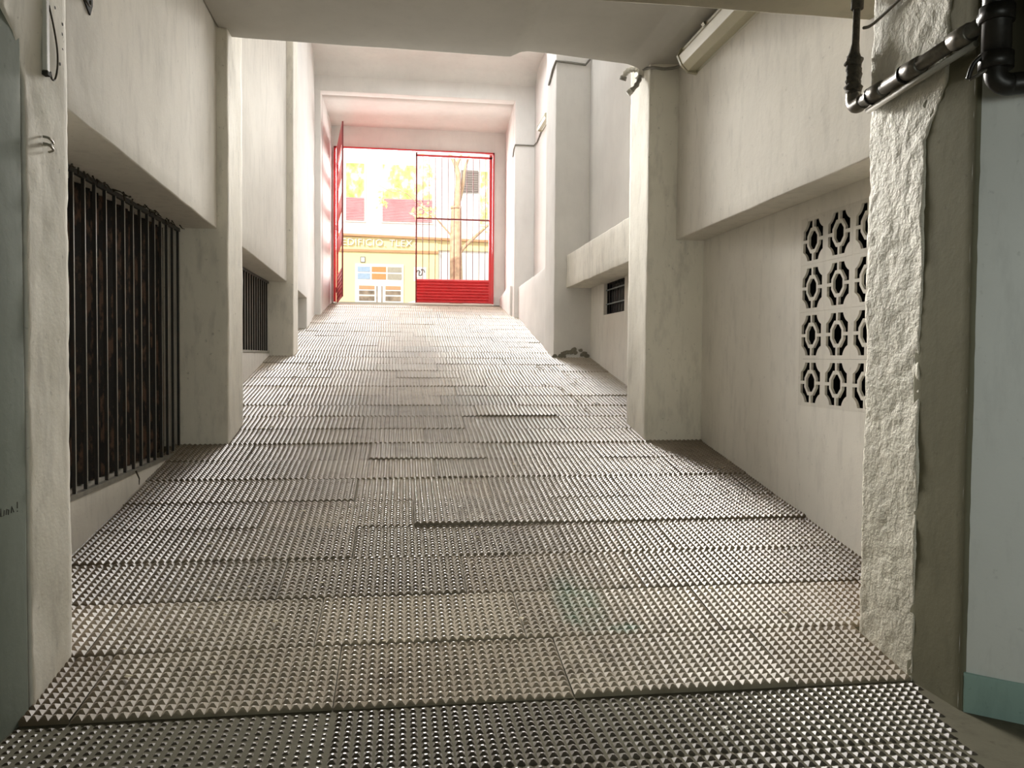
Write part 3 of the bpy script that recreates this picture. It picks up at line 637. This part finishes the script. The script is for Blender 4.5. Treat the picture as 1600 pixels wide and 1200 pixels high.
MB().box(GX0, GX1, GY - .020, GY + .020, 3.17, 3.205).build('middle_rail', 'reddark', t)
pn = MB(); nz = 8
for i in range(nz):
    a = 1.25 + (1.80 - 1.25) * i / nz; b = 1.25 + (1.80 - 1.25) * (i + 1) / nz
    pn.prism([(GY - .020, a), (GY - .044, a + .012), (GY - .044, b - .022), (GY - .020, b), (GY + .01, b), (GY + .01, a)], GX0 + .035, GX1 - .075, 'x')
pn.build('ribbed_panel', 'red', t)
for i in range(1, 12): MB().tube([(GX0 + .02 + .145 * i, GY, 1.79), (GX0 + .02 + .145 * i, GY, 4.61)], .0075, 6).build('bar', 'reddark', t)
# open left leaf, swung inward along the left wall
A = Vector((-1.465, 18.53)); B = Vector((-1.205, 16.55)); D = (B - A); LEN = D.length; D.normalize(); NRM = Vector((D.y, -D.x))
t = thing('gate_leaf', 'open left leaf of the red gate swung inward along the wall', 'gate', (A.x, A.y, 1.2))
def lf(a0, a1, z0, z1, th, z0b=None, z1b=None):
    mb = MB(); h = th / 2
    z0b = z0 if z0b is None else z0b; z1b = z1 if z1b is None else z1b
    P = lambda a, s: (A.x + D.x * a + NRM.x * s, A.y + D.y * a + NRM.y * s)
    return mb.hexa([(*P(a0, -h), z0), (*P(a0, h), z0), (*P(a1, h), z0b), (*P(a1, -h), z0b), (*P(a0, -h), z1), (*P(a0, h), z1), (*P(a1, h), z1b), (*P(a1, -h), z1b)])
lf(0, .05, 1.215, 4.72, .04).build('stile', 'red', t); lf(LEN - .05, LEN, 1.215, 4.74, .03).build('stile', 'reddark', t)
for z0_, z1_ in ((4.30, 4.73), (3.72, 4.00), (3.02, 3.32), (2.32, 2.62)): lf(.05, LEN - .05, z0_, z1_, .03).build('band_rail', 'red', t)
for i in range(7): lf(.05, LEN - .05, 1.22 + .088 * i, 1.22 + .088 * i + .062, .03).build('slat', 'red', t)
lf(.05, LEN - .05, 1.22, 1.83, .008).build('backing', 'reddark', t)
for zz in (1.5, 2.9, 4.3): MB().tube([(A.x, A.y, zz - .06), (A.x, A.y, zz + .06)], .03, 10).build('hinge', 'reddark', t)

# ================================================================== STREET
struct('ground', MB().box(-30, 34, 18.87, 21.0, .7, 1.20).box(-30, 34, 21.0, 60, .5, .92), 'street', 'sunlit street outside the gate', 'street')
FY = 30.0
t = thing('building', 'sunlit building across the street with yellow ground floor and lettering', 'building', (.5, FY, .92))
MB().box(-14, 16, FY, FY + 6, .92, 14).build('wall', 'fac', t)
MB().box(-14, 1.31, FY - .10, FY, .92, 4.38).build('ground_floor', 'facy', t)
MB().box(1.31, 3.35, FY - .08, FY, 3.98, 4.36).build('yellow_band', 'facy', t)
MB().hexa([(-14, FY - .22, 4.62), (3.4, FY - .22, 4.30), (3.4, FY, 4.30), (-14, FY, 4.62), (-14, FY - .22, 4.70), (3.4, FY - .22, 4.38), (3.4, FY, 4.38), (-14, FY, 4.70)]).build('cornice', 'facband', t)
MB().box(-14, 1.33, FY - .15, FY - .09, 3.84, 3.93).build('moulding', 'facband', t)
def text(body, size, loc, mat, parent, extrude=.02, spacing=1.0):
    cu = bpy.data.curves.new('lettering', 'FONT'); cu.body = body; cu.size = size; cu.extrude = extrude; cu.align_x = 'CENTER'; cu.align_y = 'CENTER'; cu.space_character = spacing
    cu.offset = -.004
    ob = bpy.data.objects.new('tmp', cu); C.objects.link(ob); dg = bpy.context.evaluated_depsgraph_get()
    me = bpy.data.meshes.new_from_object(ob.evaluated_get(dg)); bpy.data.objects.remove(ob); bpy.data.curves.remove(cu)
    for v in me.vertices: v.co = (v.co.x, -v.co.z, v.co.y)
    me.materials.clear(); me.materials.append(M[mat]); po = world_origin(parent)
    o = link('lettering', me, parent, (loc[0] - po.x, loc[1] - po.y, loc[2] + Z0 - po.z)); return o
text('EDIFICIO. TLEX',   .35, (-.92, FY - .14, 4.17), 'letter', t, .03, 1.08)
# doorway with coloured fanlight panels
d = MB().box(-1.72, .04, FY - .14, FY - .08, .92, 3.40).build('entrance_door', 'frame', t)
for (xa, xb, mt) in ((-1.63, -1.18, 'bluep'), (-1.12, -.60, 'orange'), (-.55, -.03, 'greyp')):
    for za, zb in ((3.11, 3.30), (2.84, 3.05)):
        MB().box(xa, xb, FY - .155, FY - .14, za, zb).build('fanlight_pane', mt, d)
for (xa, xb) in ((-1.58, -1.02), (-.62, -.06)):
    for (za, zb, mt) in ((2.47, 2.60, 'facband'), (2.28, 2.42, 'shade'), (2.05, 2.22, 'shade'), (1.4, 2.0, 'shade')):
        MB().box(xa, xb, FY - .155, FY - .14, za, zb).build('door_pane', mt, d)
for xc in (-.93, -.75): MB().box(xc - .02, xc + .02, FY - .155, FY - .14, 1.4, 2.60).build('door_pane', 'shade', d)
# upper windows: white frames, panes with painted tree reflections, pale red blinds rolled to the sill
for (xa, xb) in ((-2.06, -1.41), (-.74, 1.08), (-5.0, -3.3)):
    f = MB().box(xa - .06, xb + .06, FY - .04, FY + .0, 4.94, 7.14).build('window', 'frame', t)
    MB().box(xa, xb, FY - .055, FY - .04, 5.83, 7.07).build('reflection_pane', 'reflection_pane', f)
    bd = MB(); ns = 14
    for i in range(ns):
        z0_ = 5.0 + (.82) * i / ns; bd.prism([(FY - .04, z0_), (FY - .075, z0_ + .008), (FY - .07, z0_ + .82 / ns - .006), (FY - .04, z0_ + .82 / ns)], xa, xb, 'x')
    bd.build('blind', 'blind', f)
f = MB().box(2.17, 2.80, FY - .06, FY, 6.17, 6.98).build('shuttered_window', 'slate', t)
for i in range(9): MB().box(2.19, 2.78, FY - .075, FY - .06, 6.20 + .085 * i, 6.26 + .085 * i).build('shutter_slat', 'slate', f)
f = MB().box(2.85, 3.18, FY - .04, FY, 4.94, 7.0).build('window', 'frame', t)
MB().box(2.88, 3.15, FY - .055, FY - .04, 5.0, 6.95).build('reflection_pane', 'reflection_pane', f)
tl = thing('number_plate', 'small square number plaque above the entrance across the street', 'plaque', (-1.45, FY - .12, 3.48))
MB().box(-1.53, -1.36, FY - .130, FY - .105, 3.45, 3.66).build('border', 'ink', tl); MB().box(-1.505, -1.385, FY - .132, FY - .125, 3.475, 3.635).build('face', 'letter', tl)
sg = thing('sign_board', 'white board with a dark squiggled emblem beside the entrance across the street', 'sign', (.60, FY - .12, 2.85))
MB().box(.42, .88, FY - .130, FY - .105, 2.80, 3.32).build('board', 'letter', sg)
em = MB(); em.tube(smooth_path([(.50, FY - .13, 3.10), (.56, FY - .13, 3.20), (.64, FY - .13, 3.16), (.60, FY - .13, 3.05), (.68, FY - .13, 3.02), (.74, FY - .13, 3.16), (.69, FY - .13, 3.24), (.78, FY - .13, 3.22), (.82, FY - .13, 3.12)]), .022, 6)
em.tube([(.60, FY - .13, 3.22), (.61, FY - .13, 3.0)], .02, 6); em.tube([(.52, FY - .13, 2.93), (.74, FY - .13, 2.93)], .01, 6); em.build('emblem', 'ink', sg)

# ---- street tree
t = thing('tree', 'bare-trunked street tree with a forked top and thin twigs outside the gate', 'tree', (1.46, 22, .92))
tr = MB(); TY = 22
tr.tube(smooth_path([(1.47, TY, .90), (1.465, TY, 2.1), (1.45, TY, 2.9), (1.45, TY, 3.4), (1.455, TY, 3.75), (1.46, TY, 4.10)]), [.19 - .055 * i / 30 for i in range(31)], 14)
tr.build('trunk', 'bark', t)
def limb(pts, r0, r1, name='branch'):
    p = smooth_path(pts, 5); n = len(p); MB().tube(p, [r0 + (r1 - r0) * i / (n - 1) for i in range(n)], 9).build(name, 'bark', t)
limb([(1.455, TY, 3.95), (1.50, TY, 4.5), (1.51, TY, 4.9), (1.45, TY, 5.2), (1.36, TY, 5.4), (1.25, TY, 5.56), (1.0, TY, 5.8)], .105, .022)
limb([(1.44, TY, 5.15), (1.50, TY, 5.35), (1.58, TY, 5.52), (1.66, TY + .1, 5.9)], .055, .02)
limb([(1.47, TY, 4.05), (1.62, TY + .1, 4.6), (1.70, TY + .1, 5.2), (1.78, TY + .1, 5.45), (1.86, TY + .1, 5.8)], .055, .02)
limb([(1.50, TY, 2.80), (1.70, TY, 3.05), (1.94, TY, 3.28), (2.24, TY, 3.56), (2.6, TY, 3.9)], .062, .03)
limb([(1.40, TY, 3.25), (1.06, TY - .1, 3.60), (.81, TY - .2, 3.84), (.45, TY - .2, 4.10), (.05, TY - .3, 4.40), (-.30, TY - .3, 4.41), (-.62, TY - .3, 4.56)], .026, .008, 'twig')
limb([(.62, TY - .2, 3.97), (.45, TY - .1, 4.3), (.30, TY, 4.75)], .012, .006, 'twig')
MB().tube([(1.45, TY, 4.06), (1.45, TY, 4.13)], .15, 12).build('knot', 'bark', t)
def leaves(cx, cz, sx, sz, n):
    lv = MB()
    for _ in range(n):
        x, y_, z = random.gauss(cx, sx), TY - .2 + random.gauss(0, .15), random.gauss(cz, sz); s = random.uniform(.05, .10); a = random.uniform(0, 6.3); b = random.uniform(-.6, .6)
        u = Vector((math.cos(a), b, math.sin(a))).normalized(); w_ = u.cross(Vector((random.uniform(-.4, .4), 1, random.uniform(-.4, .4)))).normalized(); p = Vector((x, y_, z))
        lv.add([p - u * s, p + w_ * s * .45, p + u * s, p - w_ * s * .45], [(0, 1, 2, 3)])
    l = lv.build('foliage', 'leafy', t); l['kind'] = 'stuff'; return l
leaves(.60, 3.92, .17, .10, 46); leaves(-.52, 4.15, .07, .10, 18); leaves(-.1, 4.47, .15, .04, 10)
leaves(.62, 5.0, .10, .16, 22); leaves(2.25, 4.1, .06, .35, 22)

# ---- parked white car, only its bonnet shows beside the gate panel
CX, CY = 2.1, 24.0; ZS = .92
t = thing('car', 'white parked car whose bonnet shows beside the red gate panel', 'car', (CX, CY, ZS))
prof = [(-2.15, .28), (-2.20, .45), (-2.05, .60), (-1.75, .70), (-1.1, .80), (-.75, .84), (-.10, 1.28), (.25, 1.36), (1.1, 1.34), (1.6, 1.05), (2.0, .92), (2.1, .6), (2.08, .3), (1.75, .25), (1.55, .5), (1.15, .5), (.95, .25), (-.95, .25), (-1.15, .5), (-1.55, .5), (-1.75, .25)]
body = MB(); body.prism([(CX + a, ZS + b) for a, b in prof], CY - .80, CY + .80, 'y'); body.build('body', 'car', t, bevel=.05)
for yy in (CY - .815, CY + .800):
    MB().prism([(CX + a, ZS + b) for a, b in [(-.55, .86), (-.05, 1.22), (.25, 1.28), (.45, 1.28), (.45, .86)]], yy, yy + .02, 'y').build('side_window', 'glass', t)
    MB().prism([(CX + a, ZS + b) for a, b in [(.52, .86), (.52, 1.28), (1.05, 1.27), (1.45, 1.02), (1.4, .88)]], yy, yy + .02, 'y').build('side_window', 'glass', t)
for xx in (-1.35, 1.35):
    for yy in (CY - .80, CY + .62):
        w_ = MB().tube([(CX + xx, yy, ZS + .30), (CX + xx, yy + .18, ZS + .30)], .30, 24).build('wheel', 'tyre', t)
        MB().tube([(CX + xx, yy - .01, ZS + .30), (CX + xx, yy + .19, ZS + .30)], .18, 16).build('hub_cap', 'metal', w_)
for yy in (CY - .55, CY + .55): MB().box(CX - 2.20, CX - 2.08, yy - .15, yy + .15, ZS + .50, ZS + .60).build('headlamp', 'letter', t)

# ================================================================== LIGHT
def area(name, loc, to, sx, sy, power, col=(1, 1, 1), spread=180):
    l = bpy.data.lights.new(name, 'AREA'); l.shape = 'RECTANGLE'; l.size = sx; l.size_y = sy; l.energy = power; l.color = col; l.spread = math.radians(spread)
    o = bpy.data.objects.new(name, l); C.objects.link(o); p = Vector((loc[0], loc[1], loc[2] + Z0)); q = Vector((to[0], to[1], to[2] + Z0))
    o.location = p; o.rotation_euler = (q - p).to_track_quat('-Z', 'Y').to_euler(); return o
sun = bpy.data.lights.new('sun', 'SUN'); sun.energy = 4.2; sun.angle = math.radians(.6); sun.color = (1, .95, .86)
so = bpy.data.objects.new('sun', sun); C.objects.link(so); so.location = (-10, 10, 20)
so.rotation_euler = Vector((.50, .62, -.62)).to_track_quat('-Z', 'Y').to_euler()
area('street_fill', (.3, 20.6, 4.2), (.4, 8, .0), 3.4, 3.0, 700, (1, .97, .955))  # added area light outside the gate, boosts daylight into the passage
area('high_bay_fill', (1.1, 13.4, 5.7), (1.1, 13.2, 0), 2.4, 4.6, 122, (.95, .975, 1))  # added unseen area light under the high ceiling, no real opening there
area('long_fill', (-.02, 13.9, 4.3), (.95, 3.4, .4), 2.2, .9, 126, (1, .965, .90), 41)  # added unseen narrow beam that brightens the near walls and pillars
area('passage_fill', (.35, 8.7, 2.35), (.35, 2.6, -.1), 2.4, .5, 15, (1, .96, .88), 120)  # added unseen light hung mid-passage to lift the near bay
area('garage_fill', (.5, -3.4, .3), (.6, 3.0, .2), 3.2, 1.2, 47, (.93, 1.0, .93))  # added fill behind the camera for faces turned away from the gate
area('garage_side_fill', (2.0, .3, .5), (2.9, 2.6, -.3), 1.0, .6, 5, (.95, 1.0, .98), 110)  # added small unseen fill aimed at the pale blue wall
w = bpy.data.worlds.new('world'); bpy.context.scene.world = w; w.use_nodes = True
bg = w.node_tree.nodes['Background']; bg.inputs[0].default_value = (1, .99, .97, 1); bg.inputs[1].default_value = 1.3

# ================================================================== CAMERA
F, YAW, PIT, ROL = 1243.75, .1373, -.0333, .0081
fw = Vector((math.sin(YAW) * math.cos(PIT), math.cos(YAW) * math.cos(PIT), math.sin(PIT))); r = Vector((math.cos(YAW), -math.sin(YAW), 0)); u = r.cross(fw)
c, s = math.cos(ROL), math.sin(ROL); R_, U_ = c * r + s * u, -s * r + c * u
cam = bpy.data.cameras.new('camera'); cam.sensor_fit = 'HORIZONTAL'; cam.sensor_width = 36; cam.lens = F / 1600 * 36; cam.clip_start = .05; cam.clip_end = 200
co = bpy.data.objects.new('camera', cam); C.objects.link(co)
co.matrix_world = Matrix(((R_.x, U_.x, -fw.x, 0), (R_.y, U_.y, -fw.y, 0), (R_.z, U_.z, -fw.z, Z0), (0, 0, 0, 1)))
bpy.context.scene.camera = co
vs = bpy.context.scene.view_settings
vs.view_transform = 'Standard'; vs.look = 'None'; vs.exposure = 0; vs.gamma = 1
